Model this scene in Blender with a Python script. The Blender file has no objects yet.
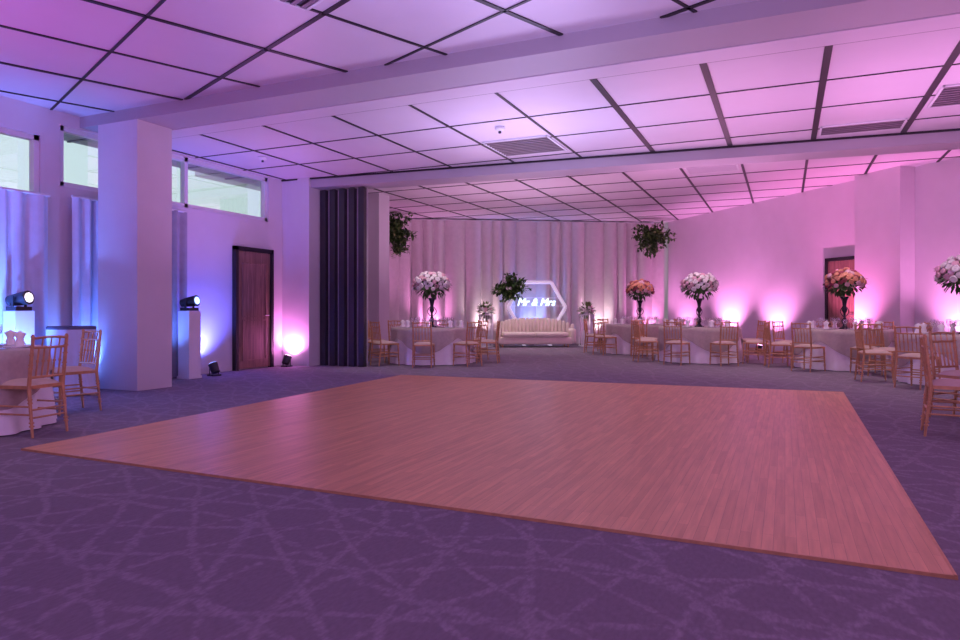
import bpy, bmesh, math, random
from mathutils import Vector, Matrix
random.seed(7)
S=bpy.context.scene
try:
    S.view_settings.view_transform='Standard'
except Exception: pass
COL=S.collection

# ---------------------------------------------------------------- materials
def newmat(name):
    m=bpy.data.materials.new(name); m.use_nodes=True
    nt=m.node_tree
    return m,nt,nt.nodes['Principled BSDF']
def pm(name,col,rough=0.6,metal=0.0,var=0.08,scale=8.0,emit=None,es=0.0):
    m,nt,b=newmat(name)
    tc=nt.nodes.new('ShaderNodeTexCoord')
    n=nt.nodes.new('ShaderNodeTexNoise'); n.inputs['Scale'].default_value=scale; n.inputs['Detail'].default_value=3
    nt.links.new(tc.outputs['Object'],n.inputs['Vector'])
    r=nt.nodes.new('ShaderNodeValToRGB')
    r.color_ramp.elements[0].position=0.3; r.color_ramp.elements[1].position=0.7
    r.color_ramp.elements[0].color=[max(0,c*(1-var)) for c in col]+[1]
    r.color_ramp.elements[1].color=[min(1,c*(1+var)) for c in col]+[1]
    nt.links.new(n.outputs['Fac'],r.inputs['Fac']); nt.links.new(r.outputs['Color'],b.inputs['Base Color'])
    b.inputs['Roughness'].default_value=rough; b.inputs['Metallic'].default_value=metal
    if emit:
        b.inputs['Emission Color'].default_value=list(emit)+[1]; b.inputs['Emission Strength'].default_value=es
    return m
M={}
M['wall']=pm('wall_paint',(.68,.65,.69),.7,var=.02,scale=3)
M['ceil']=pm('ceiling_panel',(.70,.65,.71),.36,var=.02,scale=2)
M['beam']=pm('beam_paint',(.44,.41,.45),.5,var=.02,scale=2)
M['black']=pm('black_strip',(.012,.010,.014),.45)
M['slat']=pm('dark_slat',(.03,.028,.034),.5)
M['slatback']=pm('slat_backing',(.40,.38,.42),.6)
M['frame']=pm('white_frame',(.75,.78,.8),.4,var=.02)
M['gold']=pm('gold_chair_paint',(.60,.34,.16),.35,metal=.35,var=.12,scale=20)
M['cush']=pm('cushion_fabric',(.55,.43,.36),.8)
M['cloth']=pm('white_cloth',(.92,.90,.90),.75,var=.02)
M['over']=pm('taupe_overlay',(.48,.41,.37),.6,var=.08,scale=20)
M['napkin']=pm('napkin_linen',(.9,.88,.88),.7,var=.02)
M['china']=pm('china_plate',(.88,.86,.86),.2,var=.01)
M['vase']=pm('black_vase',(.02,.02,.03),.2)
M['leaf']=pm('leaf_green',(.05,.13,.03),.5,var=.5,scale=12)
M['leaf2']=pm('leaf_light',(.16,.26,.07),.5,var=.4,scale=12)
M['hedge']=pm('exterior_wall',(.75,.72,.55),.8,var=.15,scale=1.5)
M['roseW']=pm('rose_white',(.92,.88,.86),.6,var=.06)
M['roseP']=pm('rose_pink',(.82,.50,.58),.6,var=.1)
M['roseO']=pm('rose_peach',(.85,.38,.24),.6,var=.15)
M['roseR']=pm('rose_dark',(.40,.08,.12),.6,var=.15)
M['drape']=pm('drape_fabric',(.72,.68,.67),.65,var=.04)
M['curtain']=pm('curtain_fabric',(.62,.72,.88),.7,var=.04)
M['greycurt']=pm('grey_curtain',(.35,.35,.42),.8)
M['plinth']=pm('plinth_white',(.82,.82,.85),.4,var=.02)
M['lampblk']=pm('lamp_housing',(.03,.03,.04),.4)
M['lensB']=pm('lens_blue',(.1,.2,.9),.2,emit=(.25,.4,1),es=4)
M['lensW']=pm('lens_white',(.9,.8,.9),.2,emit=(1,.85,.95),es=3)
M['lensP']=pm('lens_pink',(.9,.2,.7),.2,emit=(1,.4,.85),es=14)
M['sofa']=pm('sofa_velvet',(.80,.72,.62),.6,var=.04)
M['neon']=pm('neon_text',(.6,.8,1),.3,emit=(.6,.9,1),es=3)
M['hexrim']=pm('hexagon_rim',(.9,.85,.9),.4,emit=(.85,.7,.95),es=.4)
M['darkcloth']=pm('dark_cloth',(.10,.12,.2),.7)
M['vent']=pm('vent_metal',(.25,.22,.25),.4,metal=.5)
M['chrome']=pm('chrome',(.7,.7,.72),.2,metal=1,var=.02)
def wood_mat(name,c1,c2,rough=.4):
    m,nt,b=newmat(name)
    tc=nt.nodes.new('ShaderNodeTexCoord'); mp=nt.nodes.new('ShaderNodeMapping')
    mp.inputs['Scale'].default_value=(14,14,.9)
    n=nt.nodes.new('ShaderNodeTexNoise'); n.inputs['Scale'].default_value=2; n.inputs['Detail'].default_value=6; n.inputs['Distortion'].default_value=1
    r=nt.nodes.new('ShaderNodeValToRGB'); r.color_ramp.elements[0].position=.35; r.color_ramp.elements[1].position=.65
    r.color_ramp.elements[0].color=list(c1)+[1]; r.color_ramp.elements[1].color=list(c2)+[1]
    nt.links.new(tc.outputs['Object'],mp.inputs['Vector']); nt.links.new(mp.outputs['Vector'],n.inputs['Vector'])
    nt.links.new(n.outputs['Fac'],r.inputs['Fac']); nt.links.new(r.outputs['Color'],b.inputs['Base Color'])
    b.inputs['Roughness'].default_value=rough
    return m
M['door']=wood_mat('door_wood',(.17,.09,.07),(.30,.17,.13),.5)
def glass_mat(name,f=.12,tint=(1,1,1),k=.6):
    m=bpy.data.materials.new(name); m.use_nodes=True; nt=m.node_tree; nt.nodes.clear()
    o=nt.nodes.new('ShaderNodeOutputMaterial'); mx=nt.nodes.new('ShaderNodeMixShader')
    t=nt.nodes.new('ShaderNodeBsdfTransparent'); g=nt.nodes.new('ShaderNodeBsdfGlossy')
    t.inputs['Color'].default_value=list(tint)+[1]; g.inputs['Roughness'].default_value=.03
    fr=nt.nodes.new('ShaderNodeLayerWeight'); fr.inputs['Blend'].default_value=.3
    ma=nt.nodes.new('ShaderNodeMath'); ma.operation='MULTIPLY_ADD'; ma.inputs[1].default_value=k; ma.inputs[2].default_value=f
    nt.links.new(fr.outputs['Facing'],ma.inputs[0]); nt.links.new(ma.outputs[0],mx.inputs['Fac'])
    nt.links.new(t.outputs[0],mx.inputs[1]); nt.links.new(g.outputs[0],mx.inputs[2]); nt.links.new(mx.outputs[0],o.inputs['Surface'])
    return m
M['glass']=glass_mat('window_glass',.18,(.88,.97,1),.45)
M['wglass']=glass_mat('wine_glass_mat',.2)
def carpet():
    m,nt,b=newmat('carpet_pattern'); N=nt.nodes; L=nt.links
    tc=N.new('ShaderNodeTexCoord')
    noi=N.new('ShaderNodeTexNoise'); noi.inputs['Scale'].default_value=13; noi.inputs['Detail'].default_value=2; noi.inputs['Distortion'].default_value=.8
    L.new(tc.outputs['Object'],noi.inputs['Vector'])
    prev=None
    for ang,sc,ds,off in ((18,.78,3.0,0),(72,.72,3.4,3.1),(131,.85,2.8,7.7),(-22,.66,4.0,11.0),(100,.60,3.8,5.0)):
        mp=N.new('ShaderNodeMapping'); mp.inputs['Rotation'].default_value=(0,0,math.radians(ang)); mp.inputs['Location'].default_value=(off,off,0)
        L.new(tc.outputs['Object'],mp.inputs['Vector'])
        w=N.new('ShaderNodeTexWave'); w.wave_type='BANDS'; w.inputs['Scale'].default_value=sc; w.inputs['Distortion'].default_value=ds
        w.inputs['Detail'].default_value=.3; w.inputs['Detail Scale'].default_value=1.3
        L.new(mp.outputs[0],w.inputs['Vector'])
        ad=N.new('ShaderNodeMath'); ad.operation='MULTIPLY_ADD'; ad.inputs[1].default_value=.16
        L.new(noi.outputs['Fac'],ad.inputs[0]); L.new(w.outputs['Fac'],ad.inputs[2])
        r=N.new('ShaderNodeMapRange'); r.inputs['From Min'].default_value=1.045; r.inputs['From Max'].default_value=1.085
        L.new(ad.outputs[0],r.inputs['Value'])
        if prev is None: prev=r.outputs[0]
        else:
            mx=N.new('ShaderNodeMath'); mx.operation='MAXIMUM'; L.new(prev,mx.inputs[0]); L.new(r.outputs[0],mx.inputs[1]); prev=mx.outputs[0]
    fine=N.new('ShaderNodeTexNoise'); fine.inputs['Scale'].default_value=60; fine.inputs['Detail'].default_value=4
    mf=N.new('ShaderNodeMapping'); mf.inputs['Scale'].default_value=(1,.4,1); mf.inputs['Rotation'].default_value=(0,0,.4)
    L.new(tc.outputs['Object'],mf.inputs['Vector']); L.new(mf.outputs[0],fine.inputs['Vector'])
    mm=N.new('ShaderNodeMath'); mm.operation='MULTIPLY'; L.new(prev,mm.inputs[0])
    mr=N.new('ShaderNodeMapRange'); mr.inputs['From Min'].default_value=.35; mr.inputs['From Max'].default_value=.65; mr.inputs['To Min'].default_value=.5; L.new(fine.outputs['Fac'],mr.inputs['Value']); L.new(mr.outputs[0],mm.inputs[1])
    mix=N.new('ShaderNodeMix'); mix.data_type='RGBA'
    mix.inputs[6].default_value=(.225,.19,.235,1); mix.inputs[7].default_value=(.315,.275,.33,1)
    L.new(mm.outputs[0],mix.inputs[0])
    m2=N.new('ShaderNodeMix'); m2.data_type='RGBA'; m2.blend_type='MULTIPLY'; m2.inputs[0].default_value=.4
    L.new(mix.outputs[2],m2.inputs[6]); L.new(fine.outputs['Fac'],m2.inputs[7])
    L.new(m2.outputs[2],b.inputs['Base Color']); b.inputs['Roughness'].default_value=.9
    bp=N.new('ShaderNodeBump'); bp.inputs['Strength'].default_value=.4; bp.inputs['Distance'].default_value=.01
    L.new(fine.outputs['Fac'],bp.inputs['Height']); L.new(bp.outputs['Normal'],b.inputs['Normal'])
    return m
M['carpet']=carpet()
def parquet():
    m,nt,b=newmat('dance_floor_wood'); N=nt.nodes; L=nt.links
    tc=N.new('ShaderNodeTexCoord'); mp=N.new('ShaderNodeMapping'); mp.inputs['Rotation'].default_value=(0,0,math.radians(90))
    L.new(tc.outputs['Object'],mp.inputs['Vector'])
    br=N.new('ShaderNodeTexBrick'); br.inputs['Scale'].default_value=1; br.inputs['Brick Width'].default_value=.8; br.inputs['Row Height'].default_value=.05
    br.inputs['Mortar Size'].default_value=.0010; br.inputs['Color1'].default_value=(.74,.42,.20,1); br.inputs['Color2'].default_value=(.62,.34,.16,1); br.inputs['Mortar'].default_value=(.42,.22,.11,1)
    L.new(mp.outputs[0],br.inputs['Vector'])
    mp2=N.new('ShaderNodeMapping'); mp2.inputs['Scale'].default_value=(18,1.2,1); L.new(tc.outputs['Object'],mp2.inputs['Vector'])
    n=N.new('ShaderNodeTexNoise'); n.inputs['Scale'].default_value=2; n.inputs['Detail'].default_value=5; L.new(mp2.outputs[0],n.inputs['Vector'])
    mr=N.new('ShaderNodeMapRange'); mr.inputs['From Min'].default_value=.3; mr.inputs['From Max'].default_value=.7; mr.inputs['To Min'].default_value=.84; mr.inputs['To Max'].default_value=1.08
    L.new(n.outputs['Fac'],mr.inputs['Value'])
    mx=N.new('ShaderNodeMix'); mx.data_type='RGBA'; mx.blend_type='MULTIPLY'; mx.inputs[0].default_value=1
    L.new(br.outputs['Color'],mx.inputs[6]); L.new(mr.outputs[0],mx.inputs[7]); L.new(mx.outputs[2],b.inputs['Base Color'])
    b.inputs['Roughness'].default_value=.36; b.inputs['Specular IOR Level'].default_value=.42
    return m
M['parquet']=parquet()

# ---------------------------------------------------------------- mesh builder
class MB:
    def __init__(s): s.v=[]; s.f=[]; s.m=[]; s.mats=[]; s.sm=[]
    def mi(s,k):
        if k not in s.mats: s.mats.append(k)
        return s.mats.index(k)
    def add(s,vs,fs,k,smooth=False):
        o=len(s.v); s.v+= [tuple(v) for v in vs]; i=s.mi(k)
        for f in fs: s.f.append([o+a for a in f]); s.m.append(i); s.sm.append(smooth)
    def box(s,c,d,k,rz=0):
        hx,hy,hz=d[0]/2,d[1]/2,d[2]/2; vs=[]
        R=Matrix.Rotation(rz,3,'Z')
        for z in (-hz,hz):
            for x,y in ((-hx,-hy),(hx,-hy),(hx,hy),(-hx,hy)):
                vs.append(R@Vector((x,y,z))+Vector(c))
        s.add(vs,[(3,2,1,0),(4,5,6,7),(0,1,5,4),(1,2,6,5),(2,3,7,6),(3,0,4,7)],k)
    def prism(s,poly,z0,z1,k):
        n=len(poly); vs=[(p[0],p[1],z0) for p in poly]+[(p[0],p[1],z1) for p in poly]
        fs=[tuple(range(n-1,-1,-1)),tuple(range(n,2*n))]+[(i,(i+1)%n,n+(i+1)%n,n+i) for i in range(n)]
        s.add(vs,fs,k)
    def cyl(s,p0,p1,r0,r1,k,seg=8):
        p0=Vector(p0);p1=Vector(p1); d=(p1-p0).normalized()
        a=d.cross(Vector((0,0,1))); 
        if a.length<.01: a=Vector((1,0,0))
        a.normalize(); b=d.cross(a); vs=[]
        for p,r in ((p0,r0),(p1,r1)):
            for i in range(seg):
                t=2*math.pi*i/seg; vs.append(p+a*r*math.cos(t)+b*r*math.sin(t))
        fs=[(i,(i+1)%seg,seg+(i+1)%seg,seg+i) for i in range(seg)]
        s.add(vs,fs,k,True); s.add(vs[:seg],[tuple(range(seg-1,-1,-1))],k); s.add(vs[seg:],[tuple(range(seg))],k)
    def tube(s,pts,r,k,seg=8):
        for a,b in zip(pts,pts[1:]): s.cyl(a,b,r,r,k,seg)
    def lathe(s,prof,k,c=(0,0,0),seg=16,fn=None,T=None):
        vs=[];n=len(prof)
        for (r,z) in prof:
            for i in range(seg):
                t=2*math.pi*i/seg; rr,zz=(r,z) if fn is None else fn(r,z,t)
                p=Vector((rr*math.cos(t),rr*math.sin(t),zz))
                if T: p=T@p
                vs.append(p+Vector(c))
        fs=[]
        for j in range(n-1):
            for i in range(seg):
                fs.append((j*seg+i,j*seg+(i+1)%seg,(j+1)*seg+(i+1)%seg,(j+1)*seg+i))
        s.add(vs,fs,k,True)
    def mesh(s,name):
        me=bpy.data.meshes.new(name); me.from_pydata(s.v,[],s.f)
        for k in s.mats: me.materials.append(M[k])
        me.polygons.foreach_set('material_index',s.m); me.polygons.foreach_set('use_smooth',s.sm)
        me.update(); return me
    def obj(s,name,loc=(0,0,0),rz=0,parent=None):
        return put(s.mesh(name),name,loc,rz,parent)
def put(me,name,loc=(0,0,0),rz=0,parent=None,sc=1):
    o=bpy.data.objects.new(name,me); o.location=loc; o.rotation_euler=(0,0,rz); o.scale=(sc,sc,sc); COL.objects.link(o)
    if parent: o.parent=parent
    return o

# ---------------------------------------------------------------- shell
b=MB(); b.box((-2,10,-.05),(22,32,.1),'carpet'); b.obj('floor')
P=[(-5.5,3.45),(.64,3.35),(.71,10.35),(-5.95,10.05)]
b=MB(); b.prism(P,0.0,.015,'parquet'); b.obj('dance_floor')
b=MB()
for i in range(4):
    a=Vector(P[i]+(0,)); c=Vector(P[(i+1)%4]+(0,)); d=(c-a); m=(a+c)/2
    b.box((m.x,m.y,.006),(d.length+.01,.012,.02),'gold',math.atan2(d.y,d.x))
b.obj('trim_dance_floor')

def yb(x): return 11.0+.078*(x+9.3)
ZF,ZM,ZB=3.9,3.75,4.1
b=MB()
b.prism([(-9.5,-5),(7.7,-5),(7.7,6.7),(-9.5,6.7)],ZF,ZF+.1,'ceil')
b.prism([(-9.5,7.2),(7.7,7.2),(7.7,yb(7.7)+.1),(-9.5,yb(-9.5)+.1)],ZM,ZM+.1,'ceil')
b.prism([(-12,11.3),(8,yb(8)+.1),(8,25),(-12,25)],ZB,ZB+.1,'ceil')
b.obj('ceiling')
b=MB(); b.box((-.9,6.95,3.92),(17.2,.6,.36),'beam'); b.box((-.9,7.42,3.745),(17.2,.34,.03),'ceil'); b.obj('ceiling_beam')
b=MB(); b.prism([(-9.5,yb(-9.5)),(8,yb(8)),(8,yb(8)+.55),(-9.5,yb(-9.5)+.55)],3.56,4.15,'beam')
b.prism([(-9.3,yb(-9.3)-.03),(8,yb(8)-.03),(8,yb(8)),(-9.3,yb(-9.3))],3.72,3.75,'black')
b.obj('ceiling_beam')

def clip(p,d,x0,x1,y0,y1):
    t0,t1=-99,99
    for k,(lo,hi) in enumerate(((x0,x1),(y0,y1))):
        if abs(d[k])<1e-6:
            if not lo<=p[k]<=hi: return None
            continue
        a=(lo-p[k])/d[k]; c=(hi-p[k])/d[k]
        if a>c:a,c=c,a
        t0=max(t0,a);t1=min(t1,c)
    return (t0,t1) if t1>t0 else None
b=MB()
th=math.radians(23); A=(math.sin(th),math.cos(th)); B=(math.cos(th),-math.sin(th))
for k in range(-12,12):
    s_=-3.3+1.2*k; p=(B[0]*s_,B[1]*s_); r=clip(p,A,-9.3,7.5,-5,6.65)
    if r:
        t=(r[0]+r[1])/2; b.box((p[0]+A[0]*t,p[1]+A[1]*t,ZF-.006),(r[1]-r[0],.05 if k%2 else .035,.012),'black',math.atan2(A[1],A[0]))
    s_=3.3+1.2*k; p=(A[0]*s_,A[1]*s_); r=clip(p,B,-9.3,7.5,-5,6.65)
    if r:
        t=(r[0]+r[1])/2; b.box((p[0]+B[0]*t,p[1]+B[1]*t,ZF-.006),(r[1]-r[0],.03 if k%2 else .05,.012),'black',math.atan2(B[1],B[0]))
b.obj('trim_1')
b=MB()
for k in range(-7,7):
    x=-.8+1.2*k; y0,y1=7.62,yb(x)-.03
    w=.075 if k>=-1 else .035
    b.box((x,(y0+y1)/2,ZM-.006),(w,y1-y0,.012),'black')
for j in range(0,4):
    y=7.62+1.15*j; b.box((-.9,y,ZM-.005),(16.8,.02,.01),'black' if j!=0 else 'vent')
b.obj('trim_2')
b=MB()
for k in range(-8,4):
    x=-.8+1.2*k; y1=min(24, 17.6-(x-1.65)/.875) if x>-3.6 else 19.17+(x+11.03)*.596
    y0=yb(x)+.56
    if y1>y0: b.box((x,(y0+y1)/2,ZB-.006),(.05,y1-y0,.012),'black')
for j in range(10):
    y=12.3+1.2*j
    x1=1.65+(17.6-y)*.875; x0=-11.2 if y<19 else -11.03+(y-19.17)/.596
    if x1>x0: b.box(((x0+x1)/2,y,ZB-.005),(x1-x0,.03,.01),'black')
b.obj('trim_3')

# walls
b=MB(); X=-9.4
def wl(y0,y1,z0,z1): b.box((X,(y0+y1)/2,(z0+z1)/2),(.2,y1-y0,z1-z0),'wall')
wl(-5,1.5,0,4.2); wl(1.5,6.08,0,.1); wl(1.5,6.08,3.5,4.2); wl(6.08,6.36,0,4.2); wl(6.36,10.6,0,2.86); wl(6.36,10.6,3.72,4.2); wl(10.6,11.6,0,4.2)
b.obj('wall_left')
b=MB(); b.prism([(-9.3,11.0),(-8.63,11.0),(-8.63,11.6),(-9.3,11.6)],0,3.9,'wall'); b.obj('wall_pier')
def seg(b,p,q,z1,t=.2):
    p=Vector(p);q=Vector(q);d=(q-p).normalized(); n=Vector((d.y,-d.x))*-t
    b.prism([tuple(p),tuple(q),tuple(q+n),tuple(p+n)],0,z1,'wall')
b=MB(); seg(b,(-9.95,14.8),(-9.95,11.6),4.1,-.2); b.box((-9.7,11.65,2.05),(.9,.1,4.1),'wall'); b.obj('wall_side')
b=MB(); b.box((-9.7,15.05,2.05),(.56,.5,4.1),'wall'); b.obj('column')
b=MB(); b.box((-10.7,15.2,2.05),(1.45,.15,4.1),'wall'); b.box((-11.45,17.3,2.05),(.15,4.3,4.1),'wall'); b.obj('wall_alcove')
b=MB(); seg(b,(-11.4,19.4),(-3.55,24.05),4.1); b.obj('wall_back')
b=MB(); seg(b,(-3.6,23.6),(7.5,10.91),4.1); b.obj('wall_diagonal')
b=MB(); b.box((7.6,3,2.1),(.2,16.2,4.2),'wall'); b.obj('wall_right')
b=MB(); b.box((-.9,-5.1,2.1),(17.2,.2,4.2),'wall'); b.obj('wall_rear')
b=MB(); b.box((-8.52,6.94,1.95),(.785,.58,3.9),'wall'); b.obj('column')
ang=math.atan2(-12.69,11.1)
b=MB(); b.box((1.98,17.0,2.05),(1.15,.5,4.1),'wall',ang); b.obj('column')
b=MB(); b.box((-9.285,8.4,.05),(.03,2.4,.1),'wall'); b.obj('baseboard_left')

# slat screen
b=MB()
b.box((-8.08,11.44,1.77),(1.06,.04,3.54),'slatback')
for i in range(5):
    b.box((-8.54+i*.23,11.37,1.77),(.13,.10,3.54),'slat')
b.obj('slat_screen')

# windows
def window(name,y0,y1,z0,z1,bars_y,bars_z):
    b=MB(); w=.07
    for y in [y0+w/2,y1-w/2]+bars_y: b.box((-9.38,y,(z0+z1)/2),(.1,w,z1-z0),'frame')
    for z in [z0+w/2,z1-w/2]+bars_z: b.box((-9.38,(y0+y1)/2,z),(.1,y1-y0,w),'frame')
    b.box((-9.42,(y0+y1)/2,(z0+z1)/2),(.01,y1-y0-.02,z1-z0-.02),'glass')
    b.obj(name)
window('window_1',1.5,6.08,.1,3.5,[3.0,4.6],[2.68])
window('window_2',6.36,10.6,2.86,3.72,[8.6],[])
b=MB(); b.box((-10.4,7,4.04),(1.6,14,.08),'beam')
for i in range(12): b.box((-10.4,.6+i*1.2,3.99),(1.6,.05,.02),'black')
b.obj('exterior_canopy')
b=MB(); b.box((-13.0,8,1.55),(.3,22,3.1),'hedge'); b.box((-13.0,8,3.12),(.4,22,.06),'frame'); b.obj('exterior_boundary_wall')

# doors
def door(name,loc,rz,w=1.0,h=2.3):
    b=MB()
    b.box((0,-.035,h/2-.03),(w-.14,.05,h-.1),'door')
    for sx in (-1,1): b.box((sx*(w/2-.035),-.05,h/2),(.07,.09,h),'black')
    b.box((0,-.05,h-.035),(w,.09,.07),'black')
    for zc,hh in ((.55,.75),(1.5,1.0)):
        for sx in (-1,1): b.box((sx*(w*.3),-.065,zc),(.02,.015,hh),'door')
        for sz in (-1,1): b.box((0,-.065,zc+sz*hh/2),(w*.62,.015,.02),'door')
    b.cyl((w/2-.15,-.05,1.02),(w/2-.15,-.11,1.02),.012,.012,'chrome'); b.cyl((w/2-.15,-.11,1.02),(w/2-.27,-.11,1.02),.01,.01,'chrome')
    b.obj(name,loc,rz)
door('door_1',(-9.295,10.13,0),math.radians(90),1.02,2.3)
dd=Vector((11.1,-12.69)).normalized()
nn=Vector((dd.y,-dd.x))
if nn.y>0: nn=-nn
pc=Vector((.944,18.41))*.5+Vector((1.6,17.66))*.5
door('door_2',(pc.x,pc.y,0),ang,1.0,2.36)

def curtain(name,pts,z0,z1,amp,wl,k,bot=1.0,seed=1,sub=12):
    rnd=random.Random(seed)
    P=[Vector(p) for p in pts]; L=[0]
    for a,c in zip(P,P[1:]): L.append(L[-1]+(c-a).length)
    n=int(L[-1]/wl*sub); rows=8; vs=[];ph=0
    phs=[]
    for i in range(n+1):
        phs.append(ph); ph+=2*math.pi/sub*(1+.4*math.sin(i*1.3/sub+seed)+rnd.uniform(-.25,.25))
    for j in range(rows+1):
        z=z1+(z0-z1)*j/rows; g=.75+.25*(j/rows)
        for i in range(n+1):
            s=L[-1]*i/n; q=0
            while q<len(P)-2 and s>L[q+1]: q+=1
            d=(P[q+1]-P[q]); t=(s-L[q])/d.length; nrm=Vector((d.y,-d.x)).normalized()
            w=math.sin(phs[i])
            if k=='drape': w=2*abs(math.sin(phs[i]/2))**.7-1
            p=P[q]+d*t+nrm*(amp*g*(w+.35*math.sin(phs[i]*.37+j*.15*bot)))
            vs.append((p.x,p.y,z))
    fs=[(j*(n+1)+i,j*(n+1)+i+1,(j+1)*(n+1)+i+1,(j+1)*(n+1)+i) for j in range(rows) for i in range(n)]
    b=MB(); b.add(vs,fs,k,True)
    for a,c in zip(P,P[1:]):
        b.cyl((a.x,a.y,z1+.01),(c.x,c.y,z1+.01),.02,.02,'frame',6)
    return b.obj(name)
curtain('stage_drape',[(-11.1,15.8),(-11.1,19.15),(-3.75,23.55)],.02,4.05,.10,.46,'drape',seed=3,sub=20)
curtain('window_curtain',[(-9.14,3.9),(-9.14,6.1)],.02,2.66,.045,.19,'curtain',seed=4)
curtain('window_curtain',[(-9.14,6.42),(-9.14,7.3)],.02,2.7,.05,.18,'curtain',seed=5)
curtain('window_curtain',[(-9.17,7.75),(-9.17,8.45)],.02,2.75,.04,.18,'greycurt',seed=6)

# ---------------------------------------------------------------- chiavari chair
def chair_mesh():
    b=MB(); g='gold'; w=.19; zs=.44
    def leg(x,y,x2,y2,z):
        b.cyl((x2,y2,0),(x,y,z),.011,.017,g,8)
        for zz in (.10,.13,.30,.33):
            t=zz/z; b.cyl((x2+(x-x2)*t,y2+(y-y2)*t,zz-.006),(x2+(x-x2)*t,y2+(y-y2)*t,zz+.006),.021,.021,g,8)
    leg(-w,.19,-w-.01,.21,zs); leg(w,.19,w+.01,.21,zs)
    bw=.175
    for sx in (-1,1):
        leg(sx*bw,-.19,sx*(bw+.005),-.235,zs)
        b.cyl((sx*bw,-.19,zs),(sx*bw,-.235,.87),.017,.014,g,8)
        for zz in (.60,.63,.72,.79): b.cyl((sx*bw,-.19-.045*(zz-zs)/.46,zz-.006),(sx*bw,-.19-.045*(zz-zs)/.46,zz+.006),.021,.021,g,8)
        b.cyl((sx*bw,-.232,.87),(sx*bw,-.234,.895),.018,.008,g,8)
    def yat(z): return -.19-.045*(z-zs)/.46
    for z,bow in ((.86,.02),(.78,.015),(.52,.0)):
        pts=[(x,yat(z)-bow*(1-(x/bw)**2),z+(.012*(1-(x/bw)**2) if z>.85 else 0)) for x in [-bw,-bw*.6,-bw*.2,bw*.2,bw*.6,bw]]
        b.tube(pts,.012,g,6)
    for i in range(5):
        x=-bw+2*bw*(i+1)/6
        b.cyl((x,yat(.52),.52),(x,yat(.78)-.012,.78),.008,.008,g,6)
        b.cyl((x,yat(.66)-.006,.65),(x,yat(.66)-.006,.67),.013,.013,g,6)
    for i in range(3):
        x=-bw+2*bw*(i+1)/4; b.cyl((x,yat(.78)-.012,.78),(x,yat(.86)-.02,.865),.007,.007,g,6)
    for z in (.20,.27):
        for sx in (-1,1): b.cyl((sx*.19,-.21,z),(sx*.197,.2,z),.009,.009,g,6)
    for y in (.2,-.213):
        for z in (.17,.24): b.cyl((-.19,y,z),(.19,y,z),.009,.009,g,6)
    b.prism([(-.18,-.2),(.18,-.2),(.205,.21),(-.205,.21)],.42,.45,g)
    n=8; vs=[]; fs=[]
    for j in range(n+1):
        for i in range(n+1):
            u=-1+2*i/n; v=-1+2*j/n; h=.45+.045*(1-u**4)*(1-v**4)**.8
            hw=.175+.02*(v+1)/2; vs.append((u*hw,v*.195,h))
    for j in range(n):
        for i in range(n): fs.append((j*(n+1)+i,j*(n+1)+i+1,(j+1)*(n+1)+i+1,(j+1)*(n+1)+i))
    b.add(vs,fs,'cush',True)
    return b.mesh('chiavari_chair')
CH=chair_mesh()
def chair(x,y,rz): put(CH,'chiavari_chair',(x,y,0),rz)

# ---------------------------------------------------------------- table
R=.85
def table_mesh():
    b=MB()
    def f1(r,z,t):
        if z<.74 and r>.5:
            k=(.74-z)/.74; return r+.035*k*math.sin(18*t)+.012*k*math.sin(7*t+1),z
        return r,z
    b.lathe([(0.001,.742),(.5,.742),(R-.01,.742),(R,.735),(R+.005,.6),(R+.015,.4),(R+.03,.2),(R+.045,.012)],'cloth',seg=108,fn=f1)
    def f2(r,z,t):
        if z<.745:
            k=(.75-z)/.5; drop=.20+.32*abs(math.cos(2*t))**1.3
            return R+.012+.03*k+.02*k*math.sin(18*t),.75-k*drop
        return r,z
    b.lathe([(0.001,.75),(.5,.75),(R-.005,.75),(R+.01,.744),(R,.65),(R,.5),(R,.35),(R,.25)],'over',seg=108,fn=f2)
    return b.mesh('banquet_table')
TB=table_mesh()
def setting_mesh():
    b=MB(); z=.752
    for i in range(8):
        a=2*math.pi*(i+.0)/8; ca,sa=math.cos(a),math.sin(a)
        c=(ca*.63,sa*.63,z)
        b.lathe([(.0,.004),(.09,.004),(.14,.016),(.142,.012),(.09,0),(0,0)],'china',c=c,seg=20)
        b.lathe([(.035,.006),(.045,.04),(.03,.08),(.055,.13),(.0,.16)],'napkin',c=c,seg=10,fn=lambda r,z,t:(r*(1+.3*math.sin(5*t)),z))
        for off,h in ((.26,.22),(-.26,.19),(.1,.20)):
            g=(math.cos(a+off)*.44,math.sin(a+off)*.44,z)
            b.lathe([(.035,0),(.034,.004),(.005,.01),(.004,h*.5),(.02,h*.56),(.036,h*.72),(.033,h)],'wglass',c=g,seg=12)
        for s in (-1,1):
            t=a+s*.26; b.box((math.cos(t)*.64,math.sin(t)*.64,z+.004),(.18,.018,.004),'chrome',a)
    return b.mesh('place_settings')
ST=setting_mesh()

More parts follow.
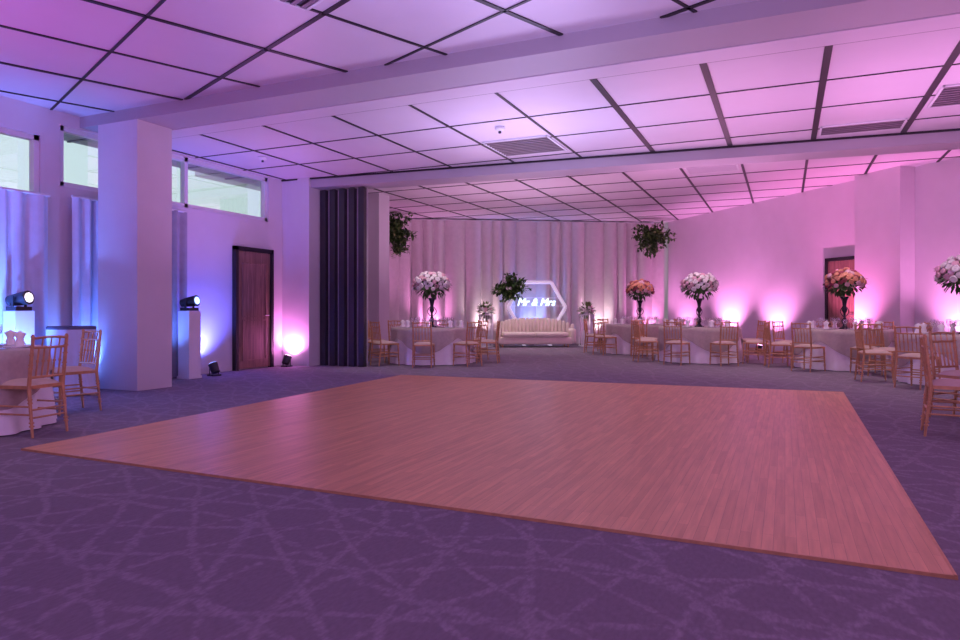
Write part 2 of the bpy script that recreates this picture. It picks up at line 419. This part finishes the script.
def rose(b,c,r,k,nrm,rnd):
    q=Vector(nrm).to_track_quat('Z','Y').to_matrix(); ph=rnd.uniform(0,6)
    prof=[(.02*r,-.8*r),(.6*r,-.6*r),(1.0*r,-.1*r),(1.02*r,.3*r),(.78*r,.62*r),(.7*r,.45*r),(.5*r,.75*r),(.4*r,.55*r),(.22*r,.8*r),(.01*r,.7*r)]
    b.lathe(prof,k,c=c,seg=10,fn=lambda rr,z,t:(rr*(1+.10*math.sin(3*t+ph+z/r*4)),z+.08*r*math.sin(5*t+ph)),T=q)
def leaf(b,c,d,n,l,w,k):
    d=Vector(d).normalized(); s=d.cross(Vector(n)); 
    if s.length<.01: s=d.cross(Vector((0,1,.1)))
    s.normalize(); up=s.cross(d); c=Vector(c)
    vs=[c,c+d*l*.3+s*w,c+d*l*.3+up*(-w*.3),c+d*l*.3-s*w,c+d*l*.7+s*w*.8,c+d*l*.7-s*w*.8,c+d*l-up*w*.4,c+d*l*.7-up*w*.3]
    b.add(vs,[(0,1,2),(0,2,3),(1,4,7,2),(2,7,5,3),(4,6,7),(7,6,5)],k,True)
def center_mesh(cols,seed,br=.37,H=.98):
    b=MB(); rnd=random.Random(seed)
    b.lathe([(0,0),(.10,0),(.105,.015),(.05,.04),(.03,.08),(.055,.13),(.06,.16),(.025,.22),(.022,.30),(.05,.36),(.05,.39),(.03,.43),(.05,.55),(.085,.62),(.08,.625),(.0,.6)],'vase',seg=20)
    for s in range(2):
        sg=1 if s else -1
        pts=[(sg*(.03+.07*math.sin(t)),0,.24+.2*t/3.14) for t in [i*3.14/8 for i in range(9)]]
        b.tube(pts,.008,'vase',6)
    C=Vector((0,0,H-.08))
    N=85
    for i in range(N):
        z=1-1.35*(i+.5)/N; r=math.sqrt(max(0,1-z*z)); t=i*2.39996
        n=Vector((r*math.cos(t),r*math.sin(t),z))
        p=C+Vector((n.x*br,n.y*br,n.z*br*.72))*rnd.uniform(.88,1.06)
        rose(b,p,rnd.uniform(.042,.056),rnd.choice(cols),n,rnd)
    b.lathe([(0.01,-.75),(.5,-.5),(.85,-.1),(.9,.3),(.5,.75),(.01,.9)],'leaf',c=C,seg=14,fn=lambda r,z,t:(r*br*.92,z*br*.66))
    for i in range(150):
        t=rnd.uniform(0,6.28); z=rnd.uniform(-.9,.5); r=math.sqrt(1-z*z)
        n=Vector((r*math.cos(t),r*math.sin(t),z)); leaf(b,C+Vector((n.x*br*.85,n.y*br*.85,n.z*br*.62)),n+Vector((0,0,-.3)),(0,0,1),rnd.uniform(.09,.15),.025,'leaf')
    return b.mesh('flower_centerpiece')
CW=center_mesh(['roseW','roseW','roseW','roseP'],1)
CO=center_mesh(['roseO','roseP','roseO','roseR'],2,br=.33,H=.98)

def table(x,y,rot,cm,chairs,flower=True):
    put(TB,'banquet_table',(x,y,0),rot)
    put(ST,'place_settings',(x,y,0),rot)
    if flower: put(cm,'flower_centerpiece',(x,y,.752),rot+.5)
    for a in chairs:
        a=math.radians(a)+rot; r=R+.34+random.uniform(-.01,.04)
        chair(x+r*math.cos(a),y+r*math.sin(a),a+math.pi/2+random.uniform(-.08,.08))
A8=[0,45,90,135,180,225,270,315]
table(-6.89,12.91,math.radians(20),CW,A8)
table(-3.45,17.95,math.radians(10),CO,A8)
table(-1.72,15.66,math.radians(30),CW,A8)
table(1.05,14.9,math.radians(12),CO,A8)
table(2.5,12.4,math.radians(5),CW,[135,180,225,270,315,0])
table(-7.15,3.74,math.radians(0),CW,[],flower=False)
table(2.5,7.5,math.radians(0),CW,[90,135,270],flower=False)
chair(-6.2,3.95,math.radians(100)); chair(-7.12,4.98,math.radians(172))
chair(1.37,7.22,math.radians(-95))

# ---------------------------------------------------------------- pedestals with stage lights
def pedestal(x,y,h,lens,aim,name='pedestal_stage_light'):
    e=bpy.data.objects.new(name,None); e.location=(x,y,0); COL.objects.link(e)
    b=MB(); b.box((0,0,h/2),(.24,.24,h),'plinth'); b.box((0,0,.02),(.27,.27,.04),'plinth'); b.obj('pedestal',parent=e)
    b=MB(); b.box((0,0,h+.03),(.2,.2,.05),'lampblk')
    side=Vector((-math.sin(aim),math.cos(aim),0))
    for s in (-1,1): b.box(tuple(side*s*.1+Vector((0,0,h+.11))),(.03,.015,.16),'lampblk',aim)
    d=Vector((math.cos(aim),math.sin(aim),.15)).normalized(); c=Vector((0,0,h+.15))
    b.cyl(c-d*.14,c+d*.05,.065,.085,'lampblk',20); b.cyl(c+d*.05,c+d*.14,.085,.09,'lampblk',20)
    b.cyl(c+d*.141,c+d*.15,.06,.06,lens,20)
    b.obj('light_head',parent=e)
    return e
pedestal(-8.86,5.52,1.1,'lensW',math.radians(15))
pedestal(-8.90,8.27,1.1,'lensB',math.radians(10))

b=MB()
b.lathe([(0.01,.90),(.28,.90),(.29,.885),(.285,.84)],'darkcloth',seg=36)
b.lathe([(.29,.86),(.25,.5),(.27,.2),(.32,.01)],'curtain',seg=72,fn=lambda r,z,t:(r+.02*(1-z)*math.sin(14*t),z))
b.obj('cocktail_table',(-8.62,6.05,0))

# ---------------------------------------------------------------- uplighters
def uplight(x,y,aimxy,color,energy,lens='lensP',tilt=65,spot=100,blend=.9):
    b=MB(); a=math.atan2(aimxy[1]-y,aimxy[0]-x); t=math.radians(tilt)
    d=Vector((math.cos(a)*math.cos(t),math.sin(a)*math.cos(t),math.sin(t)))
    c=Vector((0,0,.14))
    b.box((0,0,.012),(.16,.16,.024),'lampblk',a)
    s=Vector((-math.sin(a),math.cos(a),0))
    for q in (-1,1): b.cyl(tuple(s*q*.09+Vector((0,0,.02))),tuple(s*q*.09+c),.008,.008,'lampblk')
    b.cyl(c-d*.09,c+d*.07,.07,.08,'lampblk',18); b.cyl(c+d*.071,c+d*.078,.07,.07,lens,18)
    b.obj('uplighter',(x,y,0))
    l=bpy.data.lights.new('uplighter_lamp','SPOT'); l.energy=energy; l.color=color; l.spot_size=math.radians(spot); l.spot_blend=blend; l.shadow_soft_size=.05
    o=bpy.data.objects.new('uplighter_beam',l); o.location=Vector((x,y,0))+c+d*.15; o.rotation_euler=d.to_track_quat('-Z','Y').to_euler(); COL.objects.link(o)
PK=(1,.30,.78); BL=(.08,.18,1); WM=(1,.72,.82)
uplight(-9.0,10.78,(-9.0,11.4),(1,.25,.8),85,spot=150,tilt=60)
def onwall(t,off=.6):
    p=Vector((-3.6,23.6))+dd*t+nn*off; q=p-nn; return p,q
for t,e,c in ((1.1,150,PK),(3.3,380,PK),(5.2,270,PK),(10.3,300,PK)):
    p,q=onwall(t); uplight(p.x,p.y,(q.x,q.y),c,e,tilt=72)
p,q=onwall(8.0,.85); uplight(p.x,p.y,(q.x,q.y),(1,.22,.65),520,tilt=75)
dv=Vector((7.43,4.43)).normalized(); dn=Vector((dv.y,-dv.x))
for t,c,e in ((.7,PK,130),(2.4,WM,90),(3.9,(.15,.25,1),150),(6.2,WM,90),(7.9,PK,130)):
    p=Vector((-11.03,19.17))+dv*t+dn*.35; q=p-dn; uplight(p.x,p.y,(q.x,q.y),c,e,tilt=80)
uplight(-10.4,16.6,(-11.5,16.9),PK,150)
CB=(.11,.24,1)
uplight(-8.45,4.6,(-9.5,4.7),CB,230,'lensB',spot=110,tilt=52); uplight(-8.45,5.15,(-9.5,5.5),CB,290,'lensB',spot=110,tilt=52); uplight(-8.85,6.5,(-9.6,6.7),CB,80,'lensB',spot=120,tilt=62)
uplight(-8.85,8.75,(-9.6,8.85),(.10,.12,1),260,'lensB',spot=120,tilt=60)
uplight(-8.9,7.7,(-9.6,7.9),CB,70,'lensB',spot=120,tilt=70)

# ---------------------------------------------------------------- stage
rw=math.radians(28)
e=bpy.data.objects.new('hexagon_sign',None); e.location=(-7.23,20.65,0); e.rotation_euler=(0,0,rw); COL.objects.link(e)
b=MB(); Rh=.92; zc=1.22
hexp=[(Rh*math.cos(i*math.pi/3),Rh*math.sin(i*math.pi/3)) for i in range(6)]
for i in range(6):
    p=hexp[i];q=hexp[(i+1)%6]; b.cyl((p[0],0,zc+p[1]),(q[0],0,zc+q[1]),.055,.055,'hexrim',8)
for zz in (zc+.04,zc+.30):
    xx=Rh-abs(zz-zc)/math.sqrt(3); b.cyl((-xx,.03,zz),(xx,.03,zz),.006,.006,'hexrim',6)
for s in (-1,1): b.box((s*.42,.0,.22),(.05,.05,.44),'hexrim'); b.box((s*.42,.0,.015),(.08,.4,.03),'hexrim')
b.obj('hexagon_frame',parent=e)
cu=bpy.data.curves.new('neon_text','FONT'); cu.body='Mr & Mrs'; cu.size=.31; cu.align_x='CENTER'; cu.extrude=.01; cu.shear=.3; cu.bevel_depth=.004
to=bpy.data.objects.new('neon_text',cu); to.location=(-.03,-.0,zc+.06); to.rotation_euler=(math.pi/2,0,0); to.parent=e; cu.materials.append(M['neon']); COL.objects.link(to)

def sofa_mesh():
    b=MB(); k='sofa'; W=1.24
    def rb(c,d,k,r=.05,n=4):
        bm=bmesh.new(); bmesh.ops.create_cube(bm,size=1)
        for v in bm.verts: v.co=Vector((v.co.x*d[0],v.co.y*d[1],v.co.z*d[2]))
        bmesh.ops.bevel(bm,geom=bm.edges[:],offset=r,segments=n,affect='EDGES',profile=.5)
        bm.verts.index_update()
        b.add([v.co+Vector(c) for v in bm.verts],[[v.index for v in f.verts] for f in bm.faces],k,True); bm.free()
    rb((0,0,.20),(2.25,.75,.22),k); rb((-.5,-.05,.38),(1.0,.72,.15),k,.06); rb((.5,-.05,.38),(1.0,.72,.15),k,.06)
    n=22
    for i in range(n):
        u=-1+2*(i+.5)/n; x=u*W; y=.38-.45*abs(u)**4; top=.9-.22*abs(u)**3
        b.lathe([(.02,.12),(.055,.14),(.062,top-.08),(.045,top-.02),(.005,top)],k,c=(x,y,0),seg=10)
    for s in (-1,1): rb((s*1.15,-.12,.34),(.18,.55,.46),k,.08)
    for x in (-1,1):
        for y in (-.28,.28): b.cyl((x,y,0),(x,y,.12),.02,.03,'gold')
    return b.mesh('channel_back_sofa')
put(sofa_mesh(),'channel_back_sofa',(-7.04,19.85,0),rw)

def bouquet(b,c,r,cols,n,rnd,leaves=40):
    for i in range(n):
        v=Vector((rnd.gauss(0,1),rnd.gauss(0,1),abs(rnd.gauss(0,1)))).normalized()
        rose(b,Vector(c)+v*r,.05,rnd.choice(cols),v,rnd)
    for i in range(leaves):
        v=Vector((rnd.gauss(0,1),rnd.gauss(0,1),rnd.gauss(.2,1))).normalized(); leaf(b,Vector(c)+v*r*.7,v,(0,0,1),.2,.035,'leaf2')
for (x,y) in ((-8.4,19.25),(-5.65,20.8)):
    e=bpy.data.objects.new('flower_plinth',None); e.location=(x,y,0); e.rotation_euler=(0,0,rw); COL.objects.link(e)
    b=MB(); 
    for sx in (-1,1):
        for sy in (-1,1): b.box((sx*.19,sy*.19,.5),(.03,.03,1.0),'plinth')
    b.box((0,0,.985),(.42,.42,.03),'plinth'); b.box((0,0,.015),(.42,.42,.03),'plinth')
    for i in range(6): b.box((-.14+i*.056,-.19,.5),(.016,.016,.96),'plinth')
    for i in range(6): b.box((.19,-.14+i*.056,.5),(.016,.016,.96),'plinth')
    b.lathe([(0,.03),(.12,.03),(.12,.5),(0,.5)],'plinth',seg=16)
    b.obj('plinth_stand',parent=e)
    b=MB(); b.lathe([(0,1.0),(.09,1.0),(.12,1.06),(.0,1.06)],'plinth',seg=16)
    bouquet(b,(0,0,1.1),.19,['roseW','roseW','roseP'],24,random.Random(int(x*10)),90); b.obj('plinth_bouquet',parent=e)

def greenery(name,c,sx,sz,n,seed,rows=('leaf','leaf','leaf2'),flow=0):
    rnd=random.Random(seed); b=MB()
    br=[]
    for i in range(34):
        v=Vector((rnd.gauss(0,.6),rnd.gauss(0,.3)-.2,rnd.gauss(-.1,.7))); 
        if v.length>1: v.normalize()
        end=Vector((v.x*sx,v.y*.35,v.z*sz)); br.append(end); b.cyl((0,.05,0),end,.008,.004,'leaf',5)
    for i in range(n):
        e=rnd.choice(br)*rnd.uniform(.1,1.05); d=Vector((rnd.gauss(0,1),rnd.gauss(-.3,.8),rnd.gauss(-.3,1))).normalized()
        leaf(b,e+Vector((rnd.gauss(0,.05),rnd.gauss(0,.04),rnd.gauss(0,.05))),d,(0,0,1),rnd.uniform(.10,.2),.04,rnd.choice(rows))
    for i in range(flow):
        e=rnd.choice(br)*rnd.uniform(.2,.8); rose(b,e+Vector((0,-.1,0)),.06,'roseW',(0,-1,.3),rnd)
    b.obj(name,c,rw)
greenery('hanging_greenery',(-10.78,17.9,3.5),.60,.76,1500,1)
greenery('hanging_greenery',(-3.9,22.6,3.60),.66,.60,1400,2)
greenery('hexagon_garland',(-7.9,20.05,1.85),.6,.38,900,3,flow=3)

# ---------------------------------------------------------------- ceiling fittings
def vent(x,y,z,w,d,rz=0,name='ceiling_vent',k='ceil'):
    b=MB()
    for s in (-1,1): b.box((0,s*d/2,0),(w,.03,.02),'frame'); b.box((s*w/2,0,0),(.03,d+.03,.02),'frame')
    n=int(d/.1); b.box((0,0,.006),(w,d,.006),'black')
    for i in range(n): b.box((0,-d/2+(i+.5)*d/n,-.002),(w-.02,.045,.016),k)
    b.obj(name,(x,y,z-.012),rz)
vent(1.0,11.2,ZM,1.05,.5,k='vent'); vent(-3.8,10.3,ZM,1.05,1.0,k='vent'); vent(-3.7,4.75,ZF,.9,.4,-th,k='vent'); vent(2.2,10.0,ZM,1.0,.9,k='vent'); vent(-1.4,15.0,ZB,1.0,.9)
def detector(x,y,z):
    b=MB(); b.lathe([(0,0),(.07,0),(.075,-.02),(.06,-.05),(.02,-.06),(0,-.06)],'frame',seg=20); b.lathe([(.02,-.055),(.022,-.09),(0,-.095)],'lampblk',seg=12); b.obj('smoke_detector',(x,y,z))
detector(-3.75,9.1,ZM); detector(-8.2,9.2,ZM)

def fill_spot(x,y,z,e,col=(1,.8,.85),spot=75):  # added spot with an invented ceiling trim, brightens tables and sofa
    b=MB(); b.lathe([(.0,-.004),(.045,-.004),(.05,-.012),(.07,-.012),(.072,0),(0,0)],'frame',seg=20); b.obj('added_spot_trim',(x,y,z))
    l=bpy.data.lights.new('added_fill_lamp','SPOT'); l.energy=e; l.color=col; l.spot_size=math.radians(spot); l.spot_blend=.9; l.shadow_soft_size=.04
    o=bpy.data.objects.new('added_fill_spot',l); o.location=(x,y,z-.03); COL.objects.link(o)
for x,y,z,e in ((-6.5,12.0,ZB,150),(-1.5,14.4,ZB,150),(-3.3,16.8,ZB,120),(1.2,13.7,ZB,150),(2.3,10.9,ZM,120),(-6.5,3.5,ZF,65),(-6.4,18.9,ZB,220),(-8.2,18.0,ZB,110)):
    fill_spot(x,y,z,e,spot=95)

# ---------------------------------------------------------------- lighting
def area(loc,size,col,e,rot=(math.pi,0,0)):  # added fill lamp without any fixture, for ceiling bounce and rear wash
    l=bpy.data.lights.new('added_wash_fill','AREA'); l.shape='DISK'; l.size=size; l.energy=e; l.color=col
    o=bpy.data.objects.new('added_wash_fill',l); o.location=loc; o.rotation_euler=rot; COL.objects.link(o)
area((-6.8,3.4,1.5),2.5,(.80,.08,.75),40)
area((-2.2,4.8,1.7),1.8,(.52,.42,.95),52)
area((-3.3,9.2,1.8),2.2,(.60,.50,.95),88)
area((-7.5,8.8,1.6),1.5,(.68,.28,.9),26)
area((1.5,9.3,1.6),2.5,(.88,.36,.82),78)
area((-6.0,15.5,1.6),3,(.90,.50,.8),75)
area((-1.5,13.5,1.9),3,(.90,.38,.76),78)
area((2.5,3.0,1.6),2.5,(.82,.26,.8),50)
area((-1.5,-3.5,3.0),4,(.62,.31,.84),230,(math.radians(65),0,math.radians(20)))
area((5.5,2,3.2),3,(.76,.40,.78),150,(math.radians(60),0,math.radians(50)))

w=bpy.data.worlds.new('sky'); S.world=w; w.use_nodes=True
bg=w.node_tree.nodes['Background']; bg.inputs['Color'].default_value=(.88,.95,.90,1); bg.inputs['Strength'].default_value=1.3

# ---------------------------------------------------------------- camera
c=bpy.data.cameras.new('camera'); c.lens=683/960*36; c.sensor_width=36; c.shift_y=-9/960; c.clip_start=.05
o=bpy.data.objects.new('camera',c); o.location=(0,0,1.1); o.rotation_euler=(math.pi/2,0,math.radians(24.06)); COL.objects.link(o); S.camera=o
